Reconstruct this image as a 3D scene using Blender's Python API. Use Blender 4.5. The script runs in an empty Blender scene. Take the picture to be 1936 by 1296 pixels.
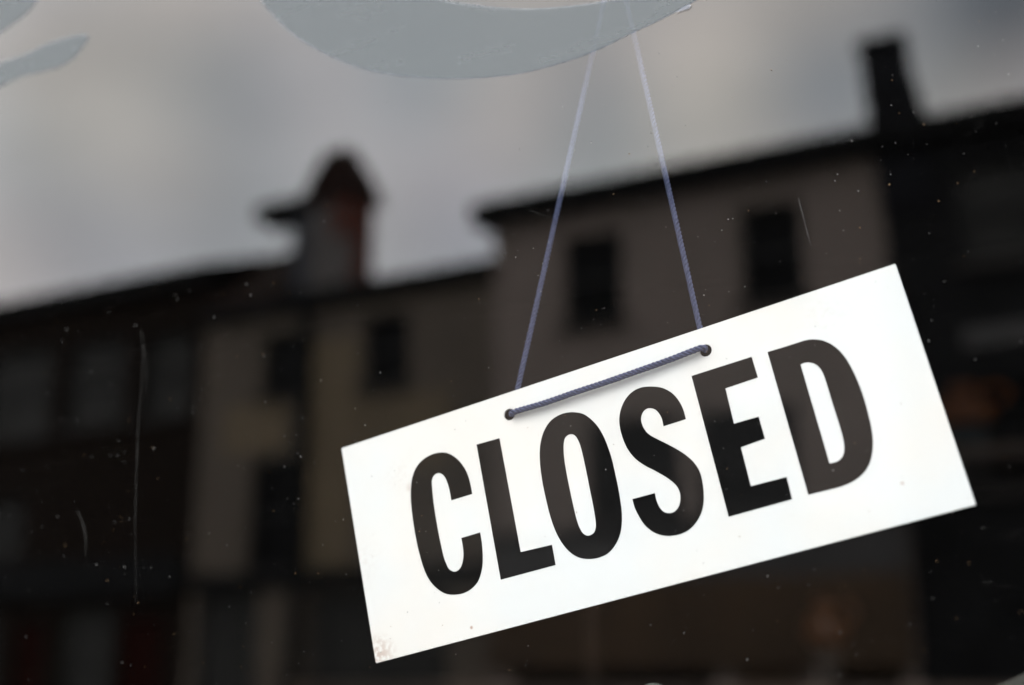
import bpy, bmesh, math, random
from mathutils import Vector, Matrix
random.seed(7)
R = math.radians
scene = bpy.context.scene
col = scene.collection

# ------------------------------------------------------------------ camera
cam_d = bpy.data.cameras.new('camera')
cam = bpy.data.objects.new('camera', cam_d)
col.objects.link(cam)
scene.camera = cam
cam.location = (0.0, -0.5575, 1.5)                 # on the pavement, just outside the shop window
cam.rotation_euler = (R(90 + 14.86), 0, R(23.86))
cam_d.sensor_width = 36.0
cam_d.lens = 43.74
cam_d.clip_start = 0.02
cam_d.clip_end = 600
cam_d.dof.use_dof = True
cam_d.dof.focus_distance = 0.610
cam_d.dof.aperture_fstop = 3.0
cam_d.dof.aperture_blades = 0

# ------------------------------------------------------------------ overcast sky
world = bpy.data.worlds.new('World')
scene.world = world
world.use_nodes = True
nt = world.node_tree
nt.nodes.clear()
N = nt.nodes.new
lk = nt.links.new
tc = N('ShaderNodeTexCoord')
sky = N('ShaderNodeTexSky')
sky.sky_type = 'NISHITA'
sky.sun_disc = False
sky.sun_elevation = R(52)
sky.sun_rotation = R(172)
# cloud banks: soft lobes of lighter / darker, warmer / cooler cloud in fixed sky directions
CLOUDS_AND_DIMMER = [
 ((-0.673, -0.6266, 0.393), (-0.121, -0.09, -0.099)),
 ((-0.6935, -0.6543, 0.3017), (0.041, -0.053, -0.14)),
 ((-0.6051, -0.6413, 0.4718), (-0.251, -0.202, -0.182)),
 ((-0.5511, -0.7066, 0.4438), (-0.651, -0.492, -0.406)),
 ((-0.5555, -0.7225, 0.4117), (0.18, 0.111, 0.084)),
 ((-0.5746, -0.7411, 0.3472), (-0.275, -0.241, -0.226)),
 ((-0.6657, -0.6702, 0.328), (-0.356, -0.255, -0.148)),
 ((-0.6142, -0.7161, 0.3316), (-0.01, -0.023, -0.028)),
 ((-0.6019, -0.6939, 0.3951), (0.188, 0.151, 0.101)),
 ((-0.5231, -0.7638, 0.3781), (-0.063, -0.031, -0.025)),
 ((-0.4854, -0.7619, 0.4288), (0.041, 0.025, 0.034)),
 ((-0.4155, -0.7974, 0.4376), (-0.465, -0.283, -0.192)),
 ((-0.4499, -0.8017, 0.3936), (0.219, 0.137, 0.075)),
 ((-0.4523, -0.8263, 0.3356), (-0.087, -0.078, -0.102)),
 ((-0.3706, -0.8295, 0.4179), (0.69, 0.436, 0.287)),
 ((-0.3612, -0.8499, 0.3836), (-0.11, -0.023, -0.039)),
 ((-0.3109, -0.8494, 0.4264), (-0.614, -0.464, -0.344)),
 ((-0.2494, -0.8509, 0.4624), (0.199, 0.125, 0.084)),
 ((-0.19, -0.8645, 0.4653), (1.236, 1.046, 0.846)),
 ((-0.1929, -0.8481, 0.4935), (-0.486, -0.428, -0.377)),
 ((-0.2674, -0.8748, 0.4041), (0.264, 0.192, 0.114)),
 ((-0.2166, -0.8795, 0.4237), (-0.465, -0.361, -0.318)),
 ((-0.1557, -0.8868, 0.4351), (-1.651, -1.344, -1.008)),
 ((-0.1712, -0.8955, 0.4108), (0.892, 0.684, 0.462)),
 ((-0.1146, -0.8855, 0.4503), (0.257, 0.218, 0.183)),
 ((-0.1174, -0.8682, 0.4821), (0.126, 0.06, -0.033)),
 ((-0.0454, -0.8877, 0.4582), (-0.197, -0.146, -0.065)),
 ((-0.0434, -0.9084, 0.4158), (0.011, 0.009, -0.081)),
 ((0.01, -0.885, 0.4656), (-0.658, -0.614, -0.63)),
 ((0.0018, -0.9046, 0.4262), (0.216, 0.141, 0.144)),
 ((-0.5632, -0.6664, 0.4885), (0.323, 0.193, 0.094)),
 ((-0.6553, -0.6123, 0.4424), (-0.065, -0.127, -0.176)),
 ((-0.6427, -0.6741, 0.3641), (0.104, 0.055, -0.006)),
 ((-0.5063, -0.7323, 0.4554), (0.163, 0.115, 0.082)),
 ((-0.4453, -0.7375, 0.5077), (-0.068, -0.096, -0.117)),
 ((-0.3358, -0.7915, 0.5107), (0.129, 0.075, -0.001)),
 ((-0.4104, -0.8361, 0.364), (-0.215, -0.19, -0.085)),
]

CLOUDS_AND_DIMMER.append(((0.0, -0.50, 0.86), (-0.72, -0.72, -0.72)))      # unseen dark lobe added overhead to dim the light on the sign
acc = None
for i_, (d, w) in enumerate(CLOUDS_AND_DIMMER):
    dp = N('ShaderNodeVectorMath'); dp.operation = 'DOT_PRODUCT'
    lk(tc.outputs['Generated'], dp.inputs[0]); dp.inputs[1].default_value = Vector(d).normalized()
    m1 = N('ShaderNodeMath'); m1.operation = 'MULTIPLY_ADD'
    k = 1.0 / (125 / 2352.3) ** 2 if i_ < len(CLOUDS_AND_DIMMER) - 1 else 15.0
    lk(dp.outputs['Value'], m1.inputs[0]); m1.inputs[1].default_value = k; m1.inputs[2].default_value = -k
    ex = N('ShaderNodeMath'); ex.operation = 'EXPONENT'
    lk(m1.outputs[0], ex.inputs[0])
    sc = N('ShaderNodeVectorMath'); sc.operation = 'SCALE'
    sc.inputs[0].default_value = w
    lk(ex.outputs[0], sc.inputs['Scale'])
    if acc is None:
        acc = sc
    else:
        ad = N('ShaderNodeVectorMath'); ad.operation = 'ADD'
        lk(acc.outputs[0], ad.inputs[0]); lk(sc.outputs[0], ad.inputs[1]); acc = ad
base = N('ShaderNodeVectorMath'); base.operation = 'ADD'
base.inputs[0].default_value = (0.95, 0.955, 0.99)
lk(acc.outputs[0], base.inputs[1])
nz = N('ShaderNodeTexNoise'); nz.inputs['Scale'].default_value = 9.0; nz.inputs['Detail'].default_value = 4.0
mp = N('ShaderNodeMapping'); mp.inputs['Scale'].default_value = (1, 1, 1.9)
lk(tc.outputs['Generated'], mp.inputs[0]); lk(mp.outputs[0], nz.inputs['Vector'])
nr = N('ShaderNodeMapRange'); nr.inputs['From Min'].default_value = 0.3; nr.inputs['From Max'].default_value = 0.7
nr.inputs['To Min'].default_value = 0.95; nr.inputs['To Max'].default_value = 1.05
lk(nz.outputs['Fac'], nr.inputs['Value'])
cl = N('ShaderNodeVectorMath'); cl.operation = 'SCALE'
lk(base.outputs[0], cl.inputs[0]); lk(nr.outputs[0], cl.inputs['Scale'])
cs = N('ShaderNodeVectorMath'); cs.operation = 'SCALE'; cs.inputs['Scale'].default_value = 10.9
lk(cl.outputs[0], cs.inputs[0])
mx = N('ShaderNodeMix'); mx.data_type = 'RGBA'; mx.inputs['Factor'].default_value = 0.985
lk(sky.outputs[0], mx.inputs['A']); lk(cs.outputs[0], mx.inputs['B'])
bg = N('ShaderNodeBackground'); bg.inputs['Strength'].default_value = 0.1
lk(mx.outputs['Result'], bg.inputs['Color'])
wo = N('ShaderNodeOutputWorld'); lk(bg.outputs[0], wo.inputs['Surface'])

# ------------------------------------------------------------------ sun behind the cloud
sd = bpy.data.lights.new('sun', 'SUN')
sd.energy = 0.5
sd.angle = R(20)
sd.color = (1.0, 0.96, 0.9)
sun = bpy.data.objects.new('sun', sd)
col.objects.link(sun)
sun.location = (0, -6, 12)
sun.rotation_euler = Vector((-0.12, -0.60, 0.80)).to_track_quat('Z', 'Y').to_euler()

scene.view_settings.view_transform = 'Standard'
scene.view_settings.look = 'None'
scene.view_settings.gamma = 1
scene.view_settings.exposure = 2.0
scene.view_settings.use_curve_mapping = False
scene.render.engine = 'CYCLES'
scene.cycles.max_bounces = 10
scene.cycles.use_adaptive_sampling = False
scene.cycles.denoising_prefilter = 'ACCURATE'
scene.cycles.transparent_max_bounces = 16


# ================================================================== helpers
def tag(o, label=None, cat=None, group=None, kind=None):
    if label: o['label'] = label
    if cat: o['category'] = cat
    if group: o['group'] = group
    if kind: o['kind'] = kind
    return o


def empty(name, loc, parent=None):
    o = bpy.data.objects.new(name, None)
    o.empty_display_size = 0.05
    col.objects.link(o)
    o.location = loc
    o.parent = parent
    return o


def link(name, bm, mat, parent=None, recalc=True, smooth=False, origin=None):
    """bmesh given in world coordinates; linked with its origin at 'origin' or its parent's."""
    if recalc:
        bmesh.ops.recalc_face_normals(bm, faces=bm.faces)
    me = bpy.data.meshes.new(name)
    o = bpy.data.objects.new(name, me)
    col.objects.link(o)
    if parent is not None:
        o.parent = parent
        loc = Vector((0, 0, 0)); p = parent
        mw = Matrix.Identity(4)
        chain = []
        while p is not None:
            chain.append(p); p = p.parent
        for p in reversed(chain):
            mw = mw @ Matrix.LocRotScale(p.location, p.rotation_euler, p.scale)
        bmesh.ops.transform(bm, matrix=mw.inverted(), verts=bm.verts)
    elif origin is not None:
        o.location = origin
        bmesh.ops.translate(bm, vec=-Vector(origin), verts=bm.verts)
    bm.to_mesh(me); bm.free()
    if smooth:
        for f in me.polygons: f.use_smooth = True
    for m in (mat if isinstance(mat, (list, tuple)) else [mat]):
        me.materials.append(m)
    return o


def box(bm, x0, x1, y0, y1, z0, z1, f=None):
    vs = []
    for x in (x0, x1):
        for y in (y0, y1):
            for z in (z0, z1):
                vs.append(bm.verts.new(f(x, y, z) if f else (x, y, z)))
    for q in ((0, 1, 3, 2), (4, 6, 7, 5), (0, 4, 5, 1), (2, 3, 7, 6), (0, 2, 6, 4), (1, 5, 7, 3)):
        bm.faces.new([vs[i] for i in q])
    return vs


def bevel(bm, w, seg=2):
    bmesh.ops.remove_doubles(bm, verts=bm.verts, dist=1e-6)
    bmesh.ops.recalc_face_normals(bm, faces=bm.faces)
    bmesh.ops.bevel(bm, geom=[e for e in bm.edges], offset=w, segments=seg, affect='EDGES', profile=0.5)
    return bm


def lathe(bm, prof, c, n=40):
    rings = []
    for r, z in prof:
        rings.append([bm.verts.new((c[0] + r * math.cos(2 * math.pi * i / n), c[1] + r * math.sin(2 * math.pi * i / n), c[2] + z)) for i in range(n)])
    for a, b in zip(rings, rings[1:]):
        for i in range(n):
            bm.faces.new((a[i], a[(i + 1) % n], b[(i + 1) % n], b[i]))
    bm.faces.new(rings[0]); bm.faces.new(rings[-1])


def tube(bm, pts, rad, n=10, cap=True):
    pts = [Vector(p) for p in pts]
    rings = []
    up = None
    for i, p in enumerate(pts):
        t = (pts[min(i + 1, len(pts) - 1)] - pts[max(i - 1, 0)]).normalized()
        if up is None:
            up = t.orthogonal().normalized()
        u = (up - t * up.dot(t)).normalized(); up = u
        v = t.cross(u)
        r = rad[i] if isinstance(rad, (list, tuple)) else rad
        rings.append([bm.verts.new(p + (u * math.cos(2 * math.pi * k / n) + v * math.sin(2 * math.pi * k / n)) * r) for k in range(n)])
    for a, b in zip(rings, rings[1:]):
        for k in range(n):
            bm.faces.new((a[k], a[(k + 1) % n], b[(k + 1) % n], b[k]))
    if cap:
        bm.faces.new(rings[0]); bm.faces.new(list(reversed(rings[-1])))


def catmull(pts, closed=True, sub=6):
    """pts: (x, y, corner) ; smooth through ordinary points, sharp at corners."""
    n = len(pts); out = []
    rng = range(n) if closed else range(n - 1)
    for i in rng:
        p1, p2 = pts[i], pts[(i + 1) % n]
        p0 = pts[(i - 1) % n] if (closed or i > 0) else p1
        p3 = pts[(i + 2) % n] if (closed or i + 2 < n) else p2
        if p1[2] and p2[2]:
            out.append((p1[0], p1[1])); continue
        if p1[2]: p0 = (2 * p1[0] - p2[0], 2 * p1[1] - p2[1])
        if p2[2]: p3 = (2 * p2[0] - p1[0], 2 * p2[1] - p1[1])
        for k in range(sub):
            t = k / sub
            out.append(tuple(0.5 * ((2 * p1[j]) + (-p0[j] + p2[j]) * t + (2 * p0[j] - 5 * p1[j] + 4 * p2[j] - p3[j]) * t * t
                                    + (-p0[j] + 3 * p1[j] - 3 * p2[j] + p3[j]) * t ** 3) for j in (0, 1)))
    if not closed:
        out.append((pts[-1][0], pts[-1][1]))
    return out


def flat_shape(loops, thick):
    """Filled outline with holes -> bmesh in the XZ plane, front face at y = 0 looking towards -Y."""
    cu = bpy.data.curves.new('tmp', 'CURVE')
    cu.dimensions = '2D'; cu.fill_mode = 'BOTH'; cu.extrude = thick / 2
    for lp in loops:
        sp = cu.splines.new('POLY'); sp.points.add(len(lp) - 1)
        for i, p in enumerate(lp): sp.points[i].co = (p[0], p[1], 0, 1)
        sp.use_cyclic_u = True
    ob = bpy.data.objects.new('tmp', cu); col.objects.link(ob)
    dg = bpy.context.evaluated_depsgraph_get()
    me = bpy.data.meshes.new_from_object(ob.evaluated_get(dg))
    bm = bmesh.new(); bm.from_mesh(me)
    bpy.data.objects.remove(ob); bpy.data.curves.remove(cu); bpy.data.meshes.remove(me)
    bmesh.ops.remove_doubles(bm, verts=bm.verts, dist=1e-7)
    for v in bm.verts:
        x, y, z = v.co
        v.co = (x, thick / 2 - z, y)
    return bm


# ------------------------------------------------------------------ materials
def new_mat(name):
    m = bpy.data.materials.new(name); m.use_nodes = True
    t = m.node_tree; t.nodes.clear()
    return m, t


def mat(name, c, rough=0.7, var=0.15, scale=4.0, spec=0.4, c2=None, bump=0.0, detail=5.0, stretch=(1, 1, 1), metal=0.0):
    m, t = new_mat(name)
    n = t.nodes.new; l = t.links.new
    out = n('ShaderNodeOutputMaterial'); p = n('ShaderNodeBsdfPrincipled')
    l(p.outputs[0], out.inputs[0])
    co = n('ShaderNodeTexCoord'); mpn = n('ShaderNodeMapping'); mpn.inputs['Scale'].default_value = stretch
    l(co.outputs['Object'], mpn.inputs[0])
    nz = n('ShaderNodeTexNoise'); nz.inputs['Scale'].default_value = scale; nz.inputs['Detail'].default_value = detail
    l(mpn.outputs[0], nz.inputs['Vector'])
    rp = n('ShaderNodeValToRGB')
    rp.color_ramp.elements[0].position = 0.3; rp.color_ramp.elements[1].position = 0.7
    a = c2 if c2 else tuple(x * (1 - var) for x in c)
    b = c if c2 else tuple(min(1, x * (1 + var)) for x in c)
    rp.color_ramp.elements[0].color = (*a, 1); rp.color_ramp.elements[1].color = (*b, 1)
    l(nz.outputs['Fac'], rp.inputs[0]); l(rp.outputs[0], p.inputs['Base Color'])
    p.inputs['Roughness'].default_value = rough
    p.inputs['Specular IOR Level'].default_value = spec
    p.inputs['Metallic'].default_value = metal
    if bump:
        bp = n('ShaderNodeBump'); bp.inputs['Strength'].default_value = bump; bp.inputs['Distance'].default_value = 0.01
        l(nz.outputs['Fac'], bp.inputs['Height']); l(bp.outputs[0], p.inputs['Normal'])
    return m


def brick(name, c1, c2, mortar):
    m, t = new_mat(name)
    n = t.nodes.new; l = t.links.new
    out = n('ShaderNodeOutputMaterial'); p = n('ShaderNodeBsdfPrincipled'); l(p.outputs[0], out.inputs[0])
    co = n('ShaderNodeTexCoord'); sx = n('ShaderNodeSeparateXYZ'); cx = n('ShaderNodeCombineXYZ')
    l(co.outputs['Object'], sx.inputs[0]); l(sx.outputs[0], cx.inputs[0]); l(sx.outputs[2], cx.inputs[1])
    b = n('ShaderNodeTexBrick'); b.inputs['Scale'].default_value = 1.0
    b.inputs['Brick Width'].default_value = 0.225; b.inputs['Row Height'].default_value = 0.075
    b.inputs['Mortar Size'].default_value = 0.006
    b.inputs['Color1'].default_value = (*c1, 1); b.inputs['Color2'].default_value = (*c2, 1); b.inputs['Mortar'].default_value = (*mortar, 1)
    l(cx.outputs[0], b.inputs['Vector']); l(b.outputs[0], p.inputs['Base Color'])
    p.inputs['Roughness'].default_value = 0.9; p.inputs['Specular IOR Level'].default_value = 0.15
    return m


def glass_mat():
    """Clear pane: each face reflects by Fresnel and lets the rest straight through; dust on the outer face."""
    m, t = new_mat('dusty_window_glass')
    n = t.nodes.new; l = t.links.new
    out = n('ShaderNodeOutputMaterial')
    geo = n('ShaderNodeNewGeometry')
    ior = n('ShaderNodeMix'); ior.data_type = 'FLOAT'
    ior.inputs['A'].default_value = 1.52; ior.inputs['B'].default_value = 1 / 1.52
    l(geo.outputs['Backfacing'], ior.inputs['Factor'])
    fr = n('ShaderNodeFresnel'); l(ior.outputs['Result'], fr.inputs['IOR'])
    # both faces of the thin pane together reflect 2F / (1 + F); carried by the outer face, the inner one is clear
    f1 = n('ShaderNodeMath'); f1.operation = 'ADD'; l(fr.outputs[0], f1.inputs[0]); f1.inputs[1].default_value = 1
    f2 = n('ShaderNodeMath'); f2.operation = 'DIVIDE'; l(fr.outputs[0], f2.inputs[0]); l(f1.outputs[0], f2.inputs[1])
    f3 = n('ShaderNodeMath'); f3.operation = 'MULTIPLY'; l(f2.outputs[0], f3.inputs[0]); f3.inputs[1].default_value = 2
    c0 = n('ShaderNodeTexCoord'); s0 = n('ShaderNodeSeparateXYZ'); l(c0.outputs['Object'], s0.inputs[0])
    o0 = n('ShaderNodeMath'); o0.operation = 'LESS_THAN'; o0.inputs[1].default_value = 0.003; l(s0.outputs[1], o0.inputs[0])
    f4 = n('ShaderNodeMath'); f4.operation = 'MULTIPLY'; l(f3.outputs[0], f4.inputs[0]); l(o0.outputs[0], f4.inputs[1])
    tr = n('ShaderNodeBsdfTransparent'); tr.inputs[0].default_value = (0.985, 0.99, 0.985, 1)
    gl = n('ShaderNodeBsdfGlossy'); gl.inputs['Roughness'].default_value = 0.0; gl.inputs['Color'].default_value = (1, 1, 1, 1)
    mix = n('ShaderNodeMixShader'); l(f4.outputs[0], mix.inputs[0]); l(tr.outputs[0], mix.inputs[1]); l(gl.outputs[0], mix.inputs[2])
    # dust specks (two sizes) + wiping smears
    co = n('ShaderNodeTexCoord'); sx = n('ShaderNodeSeparateXYZ'); cx = n('ShaderNodeCombineXYZ')
    l(co.outputs['Object'], sx.inputs[0]); l(sx.outputs[0], cx.inputs[0]); l(sx.outputs[2], cx.inputs[1])

    def specks(scale, keep, rmax):
        v = n('ShaderNodeTexVoronoi'); v.voronoi_dimensions = '2D'; v.inputs['Scale'].default_value = scale
        l(cx.outputs[0], v.inputs['Vector'])
        sc = n('ShaderNodeSeparateColor'); l(v.outputs['Color'], sc.inputs[0])
        # radius = rmax * (random - (1-keep)) / keep, clipped at 0
        r = n('ShaderNodeMapRange'); r.inputs['From Min'].default_value = 1 - keep; r.inputs['From Max'].default_value = 1
        r.inputs['To Min'].default_value = 0; r.inputs['To Max'].default_value = rmax * scale
        l(sc.outputs[0], r.inputs['Value'])
        lt = n('ShaderNodeMath'); lt.operation = 'LESS_THAN'
        l(v.outputs['Distance'], lt.inputs[0]); l(r.outputs[0], lt.inputs[1])
        st = n('ShaderNodeMath'); st.operation = 'MULTIPLY'
        l(lt.outputs[0], st.inputs[0]); l(sc.outputs[1], st.inputs[1])
        return st, v
    a, va = specks(330, 0.10, 0.00012)
    b, vb = specks(100, 0.08, 0.00012)
    mxx = n('ShaderNodeMath'); mxx.operation = 'MAXIMUM'; l(a.outputs[0], mxx.inputs[0]); l(b.outputs[0], mxx.inputs[1])
    # patchy
    pn = n('ShaderNodeTexNoise'); pn.inputs['Scale'].default_value = 9; pn.inputs['Detail'].default_value = 4
    l(cx.outputs[0], pn.inputs['Vector'])
    pr = n('ShaderNodeMapRange'); pr.inputs['From Min'].default_value = 0.38; pr.inputs['From Max'].default_value = 0.62
    pr.inputs['To Min'].default_value = 0.28; pr.inputs['To Max'].default_value = 0.45
    l(pn.outputs['Fac'], pr.inputs['Value'])
    sp = n('ShaderNodeMath'); sp.operation = 'MULTIPLY'; l(mxx.outputs[0], sp.inputs[0]); l(pr.outputs[0], sp.inputs[1])
    # smears
    mpp = n('ShaderNodeMapping'); mpp.inputs['Scale'].default_value = (1, 3.2, 1); mpp.inputs['Rotation'].default_value = (0, 0, R(-24))
    l(cx.outputs[0], mpp.inputs[0])
    sn = n('ShaderNodeTexNoise'); sn.inputs['Scale'].default_value = 26; sn.inputs['Detail'].default_value = 9; sn.inputs['Roughness'].default_value = 0.68
    sn.inputs['Distortion'].default_value = 1.1
    l(mpp.outputs[0], sn.inputs['Vector'])
    sr = n('ShaderNodeMapRange'); sr.inputs['From Min'].default_value = 0.60; sr.inputs['From Max'].default_value = 0.82
    sr.inputs['To Min'].default_value = 0.0; sr.inputs['To Max'].default_value = 0.012
    l(sn.outputs['Fac'], sr.inputs['Value'])
    tot = n('ShaderNodeMath'); tot.operation = 'ADD'; tot.use_clamp = True
    l(sp.outputs[0], tot.inputs[0]); l(sr.outputs[0], tot.inputs[1])
    # only the outer face (y ~ 0) carries it
    of = n('ShaderNodeMath'); of.operation = 'LESS_THAN'; of.inputs[1].default_value = 0.003
    l(sx.outputs[1], of.inputs[0])
    fin = n('ShaderNodeMath'); fin.operation = 'MULTIPLY'; l(tot.outputs[0], fin.inputs[0]); l(of.outputs[0], fin.inputs[1])
    df = n('ShaderNodeBsdfDiffuse')
    hs = n('ShaderNodeMix'); hs.data_type = 'RGBA'; hs.inputs['A'].default_value = (0.26, 0.22, 0.17, 1); hs.inputs['B'].default_value = (0.36, 0.36, 0.37, 1)
    l(pn.outputs['Fac'], hs.inputs['Factor']); l(hs.outputs['Result'], df.inputs[0])
    m2 = n('ShaderNodeMixShader'); l(fin.outputs[0], m2.inputs[0]); l(mix.outputs[0], m2.inputs[1]); l(df.outputs[0], m2.inputs[2])
    l(m2.outputs[0], out.inputs[0])
    return m


def film_mat(name, c, opac, streak=0.12):
    m, t = new_mat(name)
    n = t.nodes.new; l = t.links.new
    out = n('ShaderNodeOutputMaterial')
    co = n('ShaderNodeTexCoord'); mp_ = n('ShaderNodeMapping'); mp_.inputs['Scale'].default_value = (3, 3, 12); mp_.inputs['Rotation'].default_value = (0, R(20), 0)
    l(co.outputs['Object'], mp_.inputs[0])
    nz = n('ShaderNodeTexNoise'); nz.inputs['Scale'].default_value = 6; nz.inputs['Detail'].default_value = 8; nz.inputs['Roughness'].default_value = 0.6
    l(mp_.outputs[0], nz.inputs['Vector'])
    rp = n('ShaderNodeMapRange'); rp.inputs['To Min'].default_value = opac - streak; rp.inputs['To Max'].default_value = opac + streak
    rp.inputs['From Min'].default_value = 0.3; rp.inputs['From Max'].default_value = 0.7
    l(nz.outputs['Fac'], rp.inputs['Value'])
    df = n('ShaderNodeBsdfDiffuse'); df.inputs[0].default_value = (*c, 1)
    tr = n('ShaderNodeBsdfTransparent')
    ms = n('ShaderNodeMixShader'); l(rp.outputs[0], ms.inputs[0]); l(tr.outputs[0], ms.inputs[1]); l(df.outputs[0], ms.inputs[2])
    l(ms.outputs[0], out.inputs[0])
    return m


def board_mat():
    """White plastic with a rubbed, rusty corner, faint warm blotches and a few dots."""
    m, t = new_mat('white_sign_plastic')
    n = t.nodes.new; l = t.links.new
    out = n('ShaderNodeOutputMaterial'); p = n('ShaderNodeBsdfPrincipled'); l(p.outputs[0], out.inputs[0])
    co = n('ShaderNodeTexCoord')
    nz = n('ShaderNodeTexNoise'); nz.inputs['Scale'].default_value = 420; nz.inputs['Detail'].default_value = 6
    l(co.outputs['Object'], nz.inputs['Vector'])

    def spot(c, rad, fall, strength, thr):
        d = n('ShaderNodeVectorMath'); d.operation = 'DISTANCE'; d.inputs[1].default_value = c
        l(co.outputs['Object'], d.inputs[0])
        r = n('ShaderNodeMapRange'); r.inputs['From Min'].default_value = rad; r.inputs['From Max'].default_value = fall
        r.inputs['To Min'].default_value = strength; r.inputs['To Max'].default_value = 0
        l(d.outputs['Value'], r.inputs['Value'])
        g = n('ShaderNodeMapRange'); g.inputs['From Min'].default_value = thr; g.inputs['From Max'].default_value = thr + 0.16
        l(nz.outputs['Fac'], g.inputs['Value'])
        q = n('ShaderNodeMath'); q.operation = 'MULTIPLY'; l(r.outputs[0], q.inputs[0]); l(g.outputs[0], q.inputs[1])
        return q
    parts = [spot((-0.147, 0, -0.053), 0.001, 0.011, 0.50, 0.40), spot((0.114, 0, 0.045), 0.002, 0.016, 0.07, 0.46),
             spot((-0.118, 0, 0.034), 0.001, 0.012, 0.08, 0.47), spot((-0.146, 0, -0.005), 0.001, 0.012, 0.10, 0.45),
             spot((-0.094, 0, -0.0525), 0.0004, 0.0011, 0.7, 0.2), spot((0.1235, 0, -0.0402), 0.0004, 0.0012, 0.4, 0.2),
             spot((-0.114, 0, 0.025), 0.0008, 0.003, 0.22, 0.3)]
    s = parts[0]
    for q in parts[1:]:
        a = n('ShaderNodeMath'); a.operation = 'ADD'; a.use_clamp = True
        l(s.outputs[0], a.inputs[0]); l(q.outputs[0], a.inputs[1]); s = a
    n2 = n('ShaderNodeTexNoise'); n2.inputs['Scale'].default_value = 14; n2.inputs['Detail'].default_value = 3
    l(co.outputs['Object'], n2.inputs['Vector'])
    mb = n('ShaderNodeMix'); mb.data_type = 'RGBA'; mb.inputs['A'].default_value = (0.735, 0.715, 0.685, 1); mb.inputs['B'].default_value = (0.705, 0.722, 0.725, 1)
    rr = n('ShaderNodeMapRange'); rr.inputs['From Min'].default_value = 0.38; rr.inputs['From Max'].default_value = 0.6
    l(n2.outputs['Fac'], rr.inputs['Value']); l(rr.outputs[0], mb.inputs['Factor'])
    mc = n('ShaderNodeMix'); mc.data_type = 'RGBA'; mc.inputs['B'].default_value = (0.34, 0.17, 0.10, 1)
    l(mb.outputs['Result'], mc.inputs['A']); l(s.outputs[0], mc.inputs['Factor'])
    l(mc.outputs['Result'], p.inputs['Base Color'])
    p.inputs['Roughness'].default_value = 0.42; p.inputs['Specular IOR Level'].default_value = 0.3
    return m


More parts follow.
